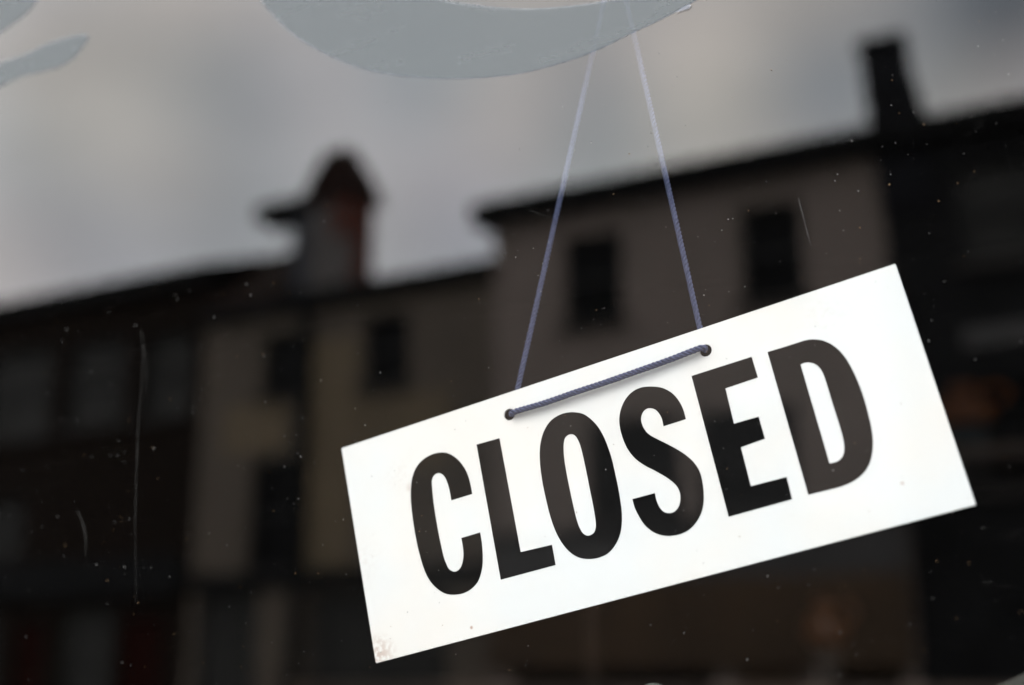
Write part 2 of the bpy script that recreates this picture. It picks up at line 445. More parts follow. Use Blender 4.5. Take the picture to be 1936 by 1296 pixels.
M = dict(
    glass=glass_mat(),
    paint=film_mat('thin_grey_window_paint', (0.192, 0.210, 0.213), 0.60, 0.04),
    scratch=film_mat('scratched_glass', (0.24, 0.24, 0.23), 0.15, 0.10),
    dab=film_mat('pale_paint_dab', (0.36, 0.40, 0.48), 0.30, 0.15),
    fringe=film_mat('pale_blue_lens_fringe', (0.34, 0.40, 0.46), 0.30, 0.03),  # pale-blue lens fringe put in as a coloured rim around the letters
    dust_g=mat('grey_dust', (0.30, 0.30, 0.29), 0.9, 0.6, 60, 0.1),
    dust_b=mat('brown_dust', (0.24, 0.16, 0.09), 0.9, 0.5, 60, 0.1),
    board=board_mat(),
    ink=mat('black_sign_ink', (0.0025, 0.0025, 0.0025), 0.6, 0.2, 300, 0.04),
    yarn=mat('grey_blue_cotton', (0.076, 0.089, 0.156), 0.9, 0.25, 900, 0.1),
    rubber=mat('pale_grey_rubber', (0.055, 0.062, 0.056), 0.5, 0.12, 60),
    steel=mat('hook_metal', (0.35, 0.35, 0.36), 0.35, 0.05, 30, metal=1.0),
    card=mat('grey_card', (0.040, 0.040, 0.034), 0.8, 0.12, 40),
    frame=mat('dark_painted_frame', (0.02, 0.022, 0.025), 0.4, 0.2, 20),
    shopwall=mat('dark_stone_front', (0.10, 0.09, 0.08), 0.85, 0.25, 3, bump=0.4),
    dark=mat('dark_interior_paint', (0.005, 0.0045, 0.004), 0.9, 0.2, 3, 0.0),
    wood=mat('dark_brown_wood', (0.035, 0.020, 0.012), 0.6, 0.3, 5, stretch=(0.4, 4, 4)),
    orange=mat('orange_glaze', (0.080, 0.024, 0.004), 0.45, 0.15, 12),
    orange_b=mat('deep_orange_glaze', (0.170, 0.055, 0.014), 0.6, 0.15, 12, 0.1),
    bluec=mat('dark_blue_grey_clay', (0.020, 0.030, 0.034), 0.8, 0.15, 12),
    pale=mat('pale_unglazed_clay', (0.024, 0.022, 0.020), 0.8, 0.15, 12),
    dbrick=brick('dark_brown_brick', (0.011, 0.007, 0.004), (0.015, 0.008, 0.005), (0.016, 0.013, 0.010)),
    rbrick=brick('red_brick', (0.13, 0.035, 0.022), (0.09, 0.028, 0.020), (0.12, 0.10, 0.09)),
    slate=mat('old_slate', (0.012, 0.011, 0.011), 0.85, 0.35, 8, 0.1, stretch=(1, 1, 4)),
    browntile=mat('brown_roof_tile', (0.018, 0.010, 0.007), 0.9, 0.3, 8, 0.1, stretch=(1, 1, 4)),
    cream=mat('weathered_grey_beige_render', (0.150, 0.120, 0.092), 0.9, c2=(0.105, 0.086, 0.066), scale=0.8, bump=0.2),
    ochre=mat('ochre_limewash', (0.222, 0.168, 0.104), 0.9, c2=(0.160, 0.124, 0.080), scale=0.9),
    taupe=mat('taupe_render', (0.258, 0.208, 0.178), 0.9, c2=(0.205, 0.168, 0.142), scale=0.6, bump=0.2),
    black=mat('soot_black_render', (0.017, 0.017, 0.017), 0.9, 0.3, 2, 0.1),
    soot=mat('sooty_chimney_render', (0.015, 0.015, 0.017), 0.9, 0.3, 2, 0.1),
    greyrend=mat('grey_chimney_render', (0.125, 0.112, 0.105), 0.9, 0.2, 2),
    bluegrey=mat('blue_grey_flue_render', (0.050, 0.053, 0.062), 0.9, 0.2, 2),
    capclay=mat('sooty_red_clay_cap', (0.020, 0.010, 0.008), 0.9, 0.4, 3, 0.1),
    gutter=mat('black_gutter', (0.008, 0.008, 0.008), 0.7, 0.2, 4, 0.15),
    pane=mat('dark_window_pane', (0.004, 0.004, 0.004), 0.3, 0.3, 1.5, 0.08),
    pane_l=mat('grey_window_pane', (0.047, 0.046, 0.042), 0.6, 0.25, 1.5, 0.1),  # one lighter grey over the whole pane
    sill=mat('stone_sill', (0.035, 0.030, 0.026), 0.85, 0.2, 5),
    wframe=mat('dark_sash_paint', (0.030, 0.029, 0.027), 0.6, 0.1, 5),
    shopgrey=mat('grey_shopfront_paint', (0.070, 0.066, 0.062), 0.6, 0.3, 1.2),
    shopgreen=mat('grey_green_shopfront_paint', (0.050, 0.052, 0.042), 0.6, 0.3, 1.2),
    reddoor=mat('dark_red_door_paint', (0.020, 0.003, 0.001), 0.8, 0.2, 2, 0.1),
    brownshop=mat('brown_varnished_shopfront', (0.068, 0.038, 0.016), 0.6, 0.3, 1.0),
    lightband=mat('pale_stone_band', (0.10, 0.095, 0.09), 0.8, 0.15, 3),
    asphalt=mat('wet_asphalt', (0.045, 0.045, 0.047), 0.7, 0.25, 6, bump=0.3),
    paving=mat('concrete_paving', (0.13, 0.125, 0.115), 0.85, 0.2, 3, bump=0.2),
    earth=mat('town_ground', (0.07, 0.065, 0.055), 0.95, 0.2, 0.3),
)

# ================================================================== setting: ground, road, pavements
bm = bmesh.new(); box(bm, -300, 300, -320, 280, -0.4, -0.01)
tag(link('ground', bm, M['earth']), kind='structure')
bm = bmesh.new(); box(bm, -80, 60, -11.2, -2.2, -0.3, 0.0)
tag(link('road', bm, M['asphalt']), kind='structure')
bm = bmesh.new(); box(bm, -80, 60, -2.2, 6.0, -0.3, 0.13)
tag(link('pavement', bm, M['paving']), kind='structure')
bm = bmesh.new(); box(bm, -80, 60, -30, -11.2, -0.3, 0.13)
tag(link('pavement', bm, M['paving']), kind='structure')

# ================================================================== the shop whose window this is
OX0, OX1, OZ0, OZ1 = -1.55, 0.95, 0.72, 2.55           # window opening
shop = empty('shop_building', (-0.3, 0.1, 0.13))
tag(shop, 'dark stone shop front whose unlit interior shows black behind the dusty window', 'shop')
bm = bmesh.new()
box(bm, -6, OX0, -0.05, 0.22, 0.13, 7.0)
box(bm, OX1, 5, -0.05, 0.22, 0.13, 7.0)
box(bm, OX0, OX1, -0.05, 0.22, OZ1, 7.0)
box(bm, OX0, OX1, -0.05, 0.22, 0.13, OZ0)
link('wall', bm, M['shopwall'], shop)
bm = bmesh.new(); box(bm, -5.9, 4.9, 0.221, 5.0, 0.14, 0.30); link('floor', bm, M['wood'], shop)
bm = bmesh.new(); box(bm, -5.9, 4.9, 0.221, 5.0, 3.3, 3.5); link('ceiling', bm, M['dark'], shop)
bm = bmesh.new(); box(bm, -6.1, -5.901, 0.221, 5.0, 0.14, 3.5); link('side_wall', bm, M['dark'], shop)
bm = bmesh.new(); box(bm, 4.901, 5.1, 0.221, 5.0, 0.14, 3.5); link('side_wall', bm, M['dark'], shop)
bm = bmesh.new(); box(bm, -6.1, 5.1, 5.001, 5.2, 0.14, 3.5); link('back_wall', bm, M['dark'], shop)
bm = bmesh.new(); box(bm, -6.1, 5.1, 0.223, 9, 3.502, 7.0); link('upper_storey', bm, M['shopwall'], shop)

win = empty('shop_window', ((OX0 + OX1) / 2, 0.03, OZ0))
tag(win, 'large dusty shop window pane with grey painted lettering, mirroring the houses opposite', 'window')
bm = bmesh.new()
fw = 0.07
box(bm, OX0, OX0 + fw, -0.03, 0.07, OZ0 + fw, OZ1 - fw)
box(bm, OX1 - fw, OX1, -0.03, 0.07, OZ0 + fw, OZ1 - fw)
box(bm, OX0, OX1, -0.03, 0.07, OZ0, OZ0 + fw)
box(bm, OX0, OX1, -0.03, 0.07, OZ1 - fw, OZ1)
link('frame', bm, M['frame'], win)
bm = bmesh.new(); box(bm, OX0 + 0.001, OX1 - 0.001, -0.10, -0.031, OZ0 - 0.03, OZ0 + 0.03); link('sill', bm, M['frame'], win)
# glass: outer face y = 0, inner face y = 6 mm  (object origin at world zero so textures are in metres)
bm = bmesh.new(); box(bm, OX0 + 0.05, OX1 - 0.05, 0.0, 0.006, OZ0 + 0.05, OZ1 - 0.05)
bmesh.ops.recalc_face_normals(bm, faces=bm.faces)
me = bpy.data.meshes.new('glass_pane'); bm.to_mesh(me); bm.free(); me.materials.append(M['glass'])
pane = bpy.data.objects.new('glass_pane', me); col.objects.link(pane)
pane.parent = win; pane.location = -Vector(win.location)

PAINT = [[[-111.7, 1856.4], [-137.1, 1835.7], [-147.0, 1830.5], [-162.6, 1825.1], [-177.9, 1820.9], [-198.9, 1814.9], [-218.3, 1812.0], [-242.7, 1810.9], [-267.9, 1813.6], [-290.6, 1817.9], [-314.0, 1824.4], [-334.7, 1831.9], [-356.2, 1843.1], [-374.8, 1855.6], [-392.1, 1870.2], [-404.2, 1883.8], [-412.5, 1894.7], [-423.7, 1919.1], [-428.6, 1946.3], [-423.1, 1971.1], [-408.4, 1989.7], [-377.7, 1995.7], [-340.1, 1991.7], [-343.0, 1970.5], [-360.9, 1957.3], [-365.6, 1936.8], [-355.6, 1916.3], [-329.6, 1890.5], [-291.4, 1866.1], [-268.2, 1856.7], [-249.0, 1850.3], [-230.2, 1845.9], [-208.9, 1842.8], [-191.1, 1841.5], [-167.8, 1843.0], [-144.9, 1848.2]], [[-548.7, 1900.7], [-564.5, 1902.7], [-582.5, 1902.0], [-600.4, 1898.5], [-623.5, 1896.4], [-651.4, 1890.7], [-648.7, 1872.5], [-621.1, 1879.5], [-603.0, 1883.2], [-584.7, 1883.2], [-571.2, 1883.4], [-560.4, 1886.5], [-553.6, 1892.6]], [[-597.2, 1938.3], [-608.2, 1928.9], [-620.2, 1923.7], [-633.8, 1918.7], [-664.6, 1913.4], [-693.6, 1969.4], [-668.7, 2005.4], [-608.1, 1993.7], [-589.8, 1960.5]]]


def sheet(pts, y):
    bm = flat_shape([pts], 0.0002)
    bmesh.ops.delete(bm, geom=[f for f in bm.faces if max(v.co.y for v in f.verts) > 0.0001], context='FACES')
    bmesh.ops.translate(bm, vec=(0, y, 0), verts=bm.verts)
    return bm


def grow(pts, w):
    area = sum(a[0] * b[1] - b[0] * a[1] for a, b in zip(pts, pts[1:] + pts[:1]))
    sg = 1 if area > 0 else -1
    out = []
    for i, p in enumerate(pts):
        a, b = pts[i - 1], pts[(i + 1) % len(pts)]
        t = Vector((b[0] - a[0], b[1] - a[1]))
        if t.length < 1e-9: continue
        t.normalize(); out.append((p[0] + t.y * w * sg, p[1] - t.x * w * sg))
    return out


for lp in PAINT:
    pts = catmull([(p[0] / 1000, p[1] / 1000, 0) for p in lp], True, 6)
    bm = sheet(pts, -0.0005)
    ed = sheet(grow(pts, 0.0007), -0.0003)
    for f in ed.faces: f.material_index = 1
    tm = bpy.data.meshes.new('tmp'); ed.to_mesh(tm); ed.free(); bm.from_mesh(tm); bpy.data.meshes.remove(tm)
    link('painted_letter', bm, [M['paint'], M['fringe']], pane, recalc=False)
bm = sheet(catmull([(x / 1000, z / 1000, 0) for x, z in [(-146.6, 1828.9), (-149, 1829.0), (-152.5, 1827.6), (-154.5, 1826.2), (-150.5, 1826.6), (-147.6, 1827.0)]], True, 4), -0.0009)
link('paint_dab', bm, M['dab'], pane, recalc=False)

SCRATCHES = [[[-485.5, 1695.7], [-482.7, 1683.2], [-481.7, 1664.0], [-481.6, 1639.0], [-480.1, 1608.3], [-478.0, 1578.2], [-473.6, 1537.3]], [[-482.3, 1686.3], [-478.8, 1670.1], [-477.7, 1654.2]], [[-521.8, 1590.8], [-517.2, 1584.5], [-513.4, 1575.3], [-512.6, 1564.8]], [[-98.7, 1716.2], [-97.6, 1709.4], [-96.1, 1701.3], [-94.5, 1691.9]], [[-236.9, 1732.1], [-233.3, 1729.8], [-223.6, 1725.4]], [[-177.5, 1729.6], [-172.6, 1727.2]], [[-277.2, 1734.1], [-274.7, 1736.8], [-273.5, 1739.6], [-276.0, 1739.3]], [[-158.5, 1580.9], [-157.1, 1578.3], [-155.3, 1577.5]], [[-251.6, 1587.2], [-249.6, 1588.4], [-247.9, 1587.3]]]
WID = [0.45, 0.35, 0.75, 0.8, 0.35, 0.3, 0.3, 0.3, 0.25]
for k, s in enumerate(SCRATCHES):
    pts = catmull([(p[0] / 1000, p[1] / 1000, 0) for p in s], False, 6)
    bm = bmesh.new(); L_, R_ = [], []
    for i, p in enumerate(pts):
        q0 = Vector(pts[max(i - 1, 0)]); q1 = Vector(pts[min(i + 1, len(pts) - 1)])
        t = (q1 - q0).normalized(); nn = Vector((-t.y, t.x))
        f = i / (len(pts) - 1)
        w = WID[k] / 1000 * (0.25 + 0.75 * math.sin(math.pi * min(1, f * 0.9 + 0.12)) ** 0.7) * random.uniform(0.7, 1.1)
        a = Vector(p) + nn * w / 2; b = Vector(p) - nn * w / 2
        L_.append(bm.verts.new((a.x, -0.0004, a.y))); R_.append(bm.verts.new((b.x, -0.0004, b.y)))
    for i in range(len(pts) - 1):
        bm.faces.new((L_[i], R_[i], R_[i + 1], L_[i + 1]))
    link('scratch', bm, M['scratch'], pane, recalc=False)

# dust grains lying on the outside of the glass: nobody could count them
bm = bmesh.new()
for k in range(6500):
    gx, gz = random.uniform(-1.0, 0.35), random.uniform(1.25, 2.15)
    rr_ = min(0.00036, 0.00009 + random.expovariate(1 / 0.00009))
    nv = random.choice((5, 6, 7)); el = random.uniform(0.5, 1.0); an = random.uniform(0, math.pi)
    ring = []
    for j in range(nv):
        a = 2 * math.pi * j / nv
        px_, pz_ = rr_ * math.cos(a) * random.uniform(0.75, 1.1), rr_ * el * math.sin(a)
        ring.append(bm.verts.new((gx + px_ * math.cos(an) - pz_ * math.sin(an), -0.00025, gz + px_ * math.sin(an) + pz_ * math.cos(an))))
    f = bm.faces.new(ring); f.material_index = 0 if random.random() < 0.75 else 1
tag(link('dust', bm, [M['dust_g'], M['dust_b']], pane, recalc=False), kind='stuff')

# ================================================================== the hanging sign
ROT = R(12.49)
SW, SH, ST = 0.300, 0.1148, 0.0016
SC = Vector((-0.1927, 0.0105, 1.5931))                  # centre of the board's front face
sign = empty('hanging_sign', SC)
sign.rotation_euler = (0, -ROT, 0)
tag(sign, 'white rectangular sign reading CLOSED in black, hanging tilted on a grey-blue string', 'sign')


def local_link(name, bm, m, smooth=False):
    bmesh.ops.recalc_face_normals(bm, faces=bm.faces)
    me = bpy.data.meshes.new(name); bm.to_mesh(me); bm.free(); me.materials.append(m)
    if smooth:
        for f in me.polygons: f.use_smooth = True
    o = bpy.data.objects.new(name, me); col.objects.link(o); o.parent = sign
    return o


HOLES = [(-0.05125, 0.04616), (0.05461, 0.04611)]
HR = 0.00305
rc = 0.0006
outer = []
for cx_, cz_, a0 in ((SW / 2 - rc, SH / 2 - rc, 0), (-SW / 2 + rc, SH / 2 - rc, 90), (-SW / 2 + rc, -SH / 2 + rc, 180), (SW / 2 - rc, -SH / 2 + rc, 270)):
    for k in range(4):
        a = R(a0 + 30 * k); outer.append((cx_ + rc * math.cos(a), cz_ + rc * math.sin(a)))
circ = [[(hx + HR * math.cos(2 * math.pi * k / 36), hz + HR * math.sin(2 * math.pi * k / 36)) for k in range(36)] for hx, hz in HOLES]
local_link('board', flat_shape([outer] + circ, ST), M['board'])

LETTERS = [[[[-79.81,12.08,1],[-91.9,12.08,1],[-91.95,18.49,0],[-92.73,23.6,0],[-94.14,26.46,0],[-96.16,27.89,0],[-98.7,27.56,0],[-100.51,25.48,0],[-101.25,21.82,0],[-102.04,12.97,0],[-102.35,1.99,0],[-102.26,-6.92,0],[-101.92,-14.47,0],[-101.02,-19.28,0],[-100.01,-21.69,0],[-97.62,-23.5,0],[-95.1,-23.27,0],[-92.81,-21.19,0],[-91.09,-17.28,0],[-90.44,-12.75,0],[-90.35,-8.05,1],[-79.61,-8.01,1],[-79.83,-13.53,0],[-80.7,-19.98,0],[-82.26,-25.56,0],[-85.21,-30.76,0],[-89.15,-33.72,0],[-94.24,-35.09,0],[-99.36,-34.75,0],[-104.25,-33.15,0],[-108.11,-30.0,0],[-111.65,-25.11,0],[-113.81,-18.84,0],[-114.94,-11.09,0],[-115.45,-2.06,0],[-115.34,8.28,0],[-114.62,17.86,0],[-113.18,25.21,0],[-110.87,30.93,0],[-107.28,35.22,0],[-102.47,37.74,0],[-97.24,38.55,0],[-91.96,37.84,0],[-87.78,35.68,0],[-84.03,31.61,0],[-81.34,26.27,0],[-80.1,21.37,0],[-79.79,16.43,0]]],[[[-72.26,36.23,1],[-59.14,35.74,1],[-60.3,-23.18,1],[-43.38,-23.95,1],[-43.72,-33.93,1],[-73.59,-33.68,1]]],[[[-17.3,36.78,0],[-12.46,34.22,0],[-8.59,29.35,0],[-6.07,23.88,0],[-4.59,17.37,0],[-3.78,9.79,0],[-3.71,1.77,0],[-3.94,-6.82,0],[-4.49,-14.52,0],[-5.48,-20.63,0],[-7.73,-27.07,0],[-11.18,-31.75,0],[-15.85,-35.07,0],[-21.32,-36.09,0],[-27.13,-35.29,0],[-31.87,-33.01,0],[-35.54,-29.22,0],[-38.34,-23.87,0],[-40.13,-17.66,0],[-41.12,-10.18,0],[-41.43,-1.35,0],[-41.37,7.46,0],[-40.73,15.44,0],[-39.43,22.54,0],[-37.47,27.98,0],[-34.4,32.72,0],[-30.46,36.07,0],[-25.74,37.65,0],[-21.39,37.74,0]],[[-21.09,26.35,0],[-19.32,24.92,0],[-18.29,22.07,0],[-17.79,17.98,0],[-17.73,12.06,0],[-17.87,4.4,0],[-18.1,-3.9,0],[-18.33,-12.12,0],[-18.78,-18.42,0],[-19.52,-21.78,0],[-21.19,-24.02,0],[-24.17,-24.5,0],[-26.41,-22.77,0],[-27.56,-19.61,0],[-28.11,-15.53,0],[-28.26,-9.01,0],[-28.24,-1.4,0],[-28.04,7.69,0],[-27.57,15.31,0],[-26.56,21.34,0],[-25.18,24.89,0],[-23.28,26.34,0]]],[[[36.86,16.46,1],[25.34,16.36,1],[25.41,20.36,0],[24.44,23.81,0],[22.65,26.13,0],[20.08,27.16,0],[17.5,26.41,0],[15.56,23.76,0],[15.21,20.56,0],[16.03,17.01,0],[17.88,14.05,0],[20.85,11.19,0],[24.44,7.94,0],[28.26,4.36,0],[31.94,0.33,0],[35.05,-4.28,0],[36.88,-9.61,0],[36.87,-15.57,0],[35.86,-21.56,0],[34.03,-26.59,0],[30.91,-30.91,0],[26.5,-34.18,0],[21.88,-35.55,0],[16.9,-35.46,0],[12.21,-34.14,0],[7.88,-31.25,0],[4.5,-26.72,0],[2.55,-21.06,0],[1.8,-16.97,0],[1.73,-13.41,1],[13.22,-13.65,1],[13.16,-17.31,0],[13.89,-21.02,0],[15.49,-23.56,0],[17.85,-24.77,0],[20.55,-24.68,0],[23.03,-22.85,0],[24.61,-19.8,0],[25.06,-16.43,0],[24.39,-13.43,0],[22.62,-10.45,0],[19.83,-7.17,0],[15.74,-3.14,0],[11.54,0.66,0],[7.68,5.4,0],[5.27,10.76,0],[4.21,16.19,0],[3.99,21.41,0],[4.68,26.38,0],[6.72,30.95,0],[10.17,35.09,0],[14.59,37.65,0],[19.5,38.26,0],[24.46,37.12,0],[29.46,34.78,0],[33.31,31.03,0],[35.51,26.73,0],[36.69,21.97,0]]],[[[44.8,36.05,1],[75.05,36.03,1],[75.25,25.43,1],[59.06,25.06,1],[58.56,7.54,1],[70.6,7.27,1],[70.66,-3.61,1],[58.77,-4.23,1],[58.48,-23.08,1],[75.44,-23.49,1],[75.12,-33.99,1],[44.75,-33.97,1]]],[[[82.83,35.85,1],[90.68,35.7,0],[97.8,35.69,0],[102.0,35.54,0],[105.61,34.62,0],[109.53,32.41,0],[113.22,28.37,0],[115.81,23.04,0],[117.38,16.71,0],[118.34,9.56,0],[118.69,1.59,0],[118.41,-6.8,0],[117.85,-13.64,0],[116.53,-19.84,0],[114.21,-25.37,0],[111.3,-29.34,0],[107.57,-32.03,0],[103.22,-33.66,0],[97.63,-34.4,0],[90.91,-34.29,0],[82.67,-34.03,1]],[[95.89,25.22,1],[98.05,25.39,0],[100.51,24.65,0],[102.45,23.13,0],[103.89,20.61,0],[104.59,17.03,0],[104.73,11.04,0],[104.71,3.86,0],[104.79,-2.94,0],[104.83,-9.32,0],[104.6,-14.53,0],[103.84,-18.49,0],[102.44,-21.21,0],[100.38,-22.7,0],[98.23,-23.11,0],[95.76,-22.94,1]]]]
for loops in LETTERS:
    bm = flat_shape([catmull([(p[0] / 1000, p[1] / 1000, p[2]) for p in lp], True, 6) for lp in loops], 0.00008)
    bmesh.ops.translate(bm, vec=(0, -0.00008, 0), verts=bm.verts)
    local_link('letter', bm, M['ink'])

# string: one cord from the hook, through both holes and back up
HK = Vector((-0.1908, 0.0125, 1.8785))
E1 = Vector((-0.2496, 0.0138, 1.6404)); H1 = Vector((-0.2527, 0.0138, 1.6270))
E2 = Vector((-0.1526, 0.0138, 1.6624)); H2 = Vector((-0.1492, 0.0138, 1.6500))
F1 = Vector((-0.2484, 0.0082, 1.6278)); F2 = Vector((-0.1509, 0.0082, 1.6508))
h1w = Vector((-0.2517, 0.0112, 1.6273)); h2w = Vector((-0.1500, 0.0112, 1.6502))
ctrl = [HK + Vector((-0.001, 0, 0.003))]
for k in range(1, 7): ctrl.append(HK.lerp(E1, k / 7))
ctrl += [E1, E1.lerp(H1, 0.6), h1w, F1]
for k in range(1, 6):
    t = k / 6
    ctrl.append(F1.lerp(F2, t) + Vector((0, -0.0004 * math.sin(math.pi * t), -0.0011 * math.sin(math.pi * t))) + Vector((0, 0, random.uniform(-.0003, .0003))))
ctrl += [F2, h2w, E2.lerp(H2, 0.6), E2]
for k in range(1, 7): ctrl.append(E2.lerp(HK, k / 7))
ctrl.append(HK + Vector((0.001, 0, 0.003)))


def cr3(P, sub):
    out = []
    for i in range(len(P) - 1):
        p0, p1, p2, p3 = P[max(i - 1, 0)], P[i], P[i + 1], P[min(i + 2, len(P) - 1)]
        for k in range(sub):
            t = k / sub
            out.append(0.5 * ((2 * p1) + (-p0 + p2) * t + (2 * p0 - 5 * p1 + 4 * p2 - p3) * t * t + (-p0 + 3 * p1 - 3 * p2 + p3) * t ** 3))
    out.append(P[-1]); return out


path = cr3(ctrl, 40)
# even resampling every 0.4 mm
res = [path[0]]; 
for p in path[1:]:
    while (p - res[-1]).length > 0.0004:
        res.append(res[-1] + (p - res[-1]).normalized() * 0.0004)
bm = bmesh.new()
frames = []; up = None
for i, p in enumerate(res):
    t = (res[min(i + 1, len(res) - 1)] - res[max(i - 1, 0)]).normalized()
    if up is None: up = t.orthogonal().normalized()
    u = (up - t * up.dot(t)).normalized(); up = u
    frames.append((p, u, t.cross(u), t))


def fat(p):
    # taut (thinner) on the hanging runs, slack and fluffier across the face of the board
    return 1.0 if p.y < 0.0095 else 0.90


NS = 3
CR, SR, PITCH = 0.00092, 0.00070, 0.0066
for s in range(NS):
    pts = []
    for i, (p, u, v, t) in enumerate(frames):
        a = 2 * math.pi * (i * 0.0004 / PITCH + s / NS)
        g = fat(p)
        pts.append(p + (u * math.cos(a) + v * math.sin(a)) * CR * g)
    tube(bm, pts, [SR * fat(q[0]) for q in frames], 7)
# loose cotton fibres
for _ in range(620):
    i = random.randrange(3, len(frames) - 3)
    p, u, v, t = frames[i]
    a = random.uniform(0, 2 * math.pi); d = (u * math.cos(a) + v * math.sin(a))
    if (p + d * 0.0025).y > 0.0103 and p.y < 0.0103: continue
    if (p + d * 0.0022).y < 0.0063: continue
    st = p + d * 0.0011
    e = st + d * random.uniform(0.0003, 0.0010) + t * random.uniform(-0.002, 0.002)
    mid = (st + e) / 2 + d * 0.0002
    tube(bm, [st, mid, e], 0.00003, 3, False)
mw = Matrix.LocRotScale(sign.location, sign.rotation_euler, None).inverted()
bmesh.ops.transform(bm, matrix=mw, verts=bm.verts)
local_link('string', bm, M['yarn'], smooth=True)


# ------------------------------------------------------------------ suction cups stuck on the inside of the pane
def cup(x, z, r, label, hook):
    root = empty('suction_cup', (x, 0.006, z))
    tag(root, label, 'suction cup')
    bm = bmesh.new()
    prof = [(r, 0.0003), (r * 0.985, 0.0010), (r * 0.80, 0.0022), (r * 0.50, 0.0042), (r * 0.36, 0.0056), (r * 0.34, 0.0085), (r * 0.26, 0.0095)]
    lathe(bm, prof, (0, 0, 0), 40)
    for v_ in bm.verts:
        a_, b_, c_ = v_.co; v_.co = (x + a_, 0.006 + c_, z + b_)
    link('rubber_disc', bm, M['rubber'], root, smooth=True)
    if hook:
        bm = bmesh.new()
        tube(bm, cr3([Vector((x, 0.0150, z)), Vector((x, 0.0150, z - 0.008)), Vector((x, 0.0162, z - 0.013)), Vector((x, 0.0145, z - 0.0165)), Vector((x, 0.0110, z - 0.0165)), Vector((x, 0.0095, z - 0.0135))], 6), 0.0008, 8)
        link('hook', bm, M['steel'], root, smooth=True)
    return root


cup(-0.1908, 1.8965, 0.016, 'rubber suction cup with a wire hook holding the string of the sign', True)
cup(-0.1790, 1.4864, 0.0090, 'small pale rounded suction cup stuck low on the glass beneath the sign', False)

# grey card leaning on the glass low on the right
bm = bmesh.new()
ca = R(24)
def cf(x, y, z):
    return (-0.0325 + x * math.cos(ca) - z * math.sin(ca), y, 1.4949 + x * math.sin(ca) + z * math.cos(ca))
box(bm, -0.010, 0.13, 0.0201, 0.0209, -0.16, 0.0, cf)
o = link('card', bm, M['card'], origin=cf(0.06, 0.0205, -0.16))
tag(o, 'grey card edge leaning in the window at the bottom right corner', 'card')

# ------------------------------------------------------------------ things dimly seen inside the shop
def shelf(x0, x1, z, y0, y1, label):
    root = empty('shelf', ((x0 + x1) / 2, y1, z - 0.025))
    tag(root, label, 'shelf')
    bm = bmesh.new(); box(bm, x0, x1, y0, y1, z - 0.025, z); link('plank', bm, M['wood'], root)
    for x in (x0 + 0.08, x1 - 0.10):
        bm = bmesh.new(); box(bm, x, x + 0.02, y1 - 0.02, y1, z - 0.6, z - 0.026); link('bracket', bm, M['wood'], root)
    return root


def jug(c, h, r, m1, m2, label):
    root = empty('jug', c); tag(root, label, 'jug')
    bm = bmesh.new()
    lathe(bm, [(r * .62, h * .40), (r * .98, h * .52), (r, h * .66), (r * .80, h * .80), (r * .46, h * .90), (r * .44, h * .97), (r * .52, h), (r * .40, h * .995)], c, 32)
    link('body', bm, m1, root, smooth=True)
    bm = bmesh.new()
    lathe(bm, [(r * .50, 0), (r * .56, h * .03), (r * .55, h * .2), (r * .62, h * .399)], c, 32)
    link('base', bm, m2, root, smooth=True)
    bm = bmesh.new()
    C_ = Vector(c)
    tube(bm, cr3([C_ + Vector((r * .45, 0, h * .93)), C_ + Vector((r * 1.05, 0, h * .96)), C_ + Vector((r * 1.35, 0, h * .82)), C_ + Vector((r * .95, 0, h * .66))], 6), r * .10, 8)
    link('handle', bm, m1, root, smooth=True)


shelf(-0.95, 0.30, 1.84, 1.45, 1.78, 'dark wooden shelf carrying the higher orange jug inside the shop')
shelf(-1.30, 0.05, 1.485, 1.40, 1.78, 'dark wooden shelf carrying the lower orange jug inside the shop')
jug((-0.132, 1.6, 1.841), 0.125, 0.055, M['orange_b'], M['bluec'], 'blurred orange jug on the upper shelf, right of the sign')
jug((-0.383, 1.6, 1.486), 0.135, 0.040, M['orange'], M['pale'], 'blurred orange jug on the lower shelf, beneath the sign')

# ================================================================== the houses across the street
# street frame: s along the frontage, d behind it, h up (frontage turned 4 degrees from the shop front)
D0 = 15.0


def SP(s, d, h):
    x = 0.9973 * s + 0.0729 * (D0 + d)
    y = -0.5575 - 0.0729 * s + 0.9973 * (D0 + d)
    return (x, -y, h)


def sbox(bm, s0, s1, d0, d1, h0, h1):
    return box(bm, s0, s1, d0, d1, h0, h1, SP)


def wall_bm(s0, s1, h0, h1, d0, d1, opens):
    bm = bmesh.new()
    S = sorted({s0, s1, *[v for o in opens for v in o[:2] if s0 < v < s1]})
    H = sorted({h0, h1, *[v for o in opens for v in o[2:4] if h0 < v < h1]})
    for a, b in zip(S, S[1:]):
        run = None
        for c, d in zip(H, H[1:]):
            ms, mh = (a + b) / 2, (c + d) / 2
            solid = not any(o[0] < ms < o[1] and o[2] < mh < o[3] for o in opens)
            if solid: run = (run[0], d) if run else (c, d)
            if (not solid or d == H[-1]) and run:
                sbox(bm, a, b, d0, d1, *run); run = None
    return bm


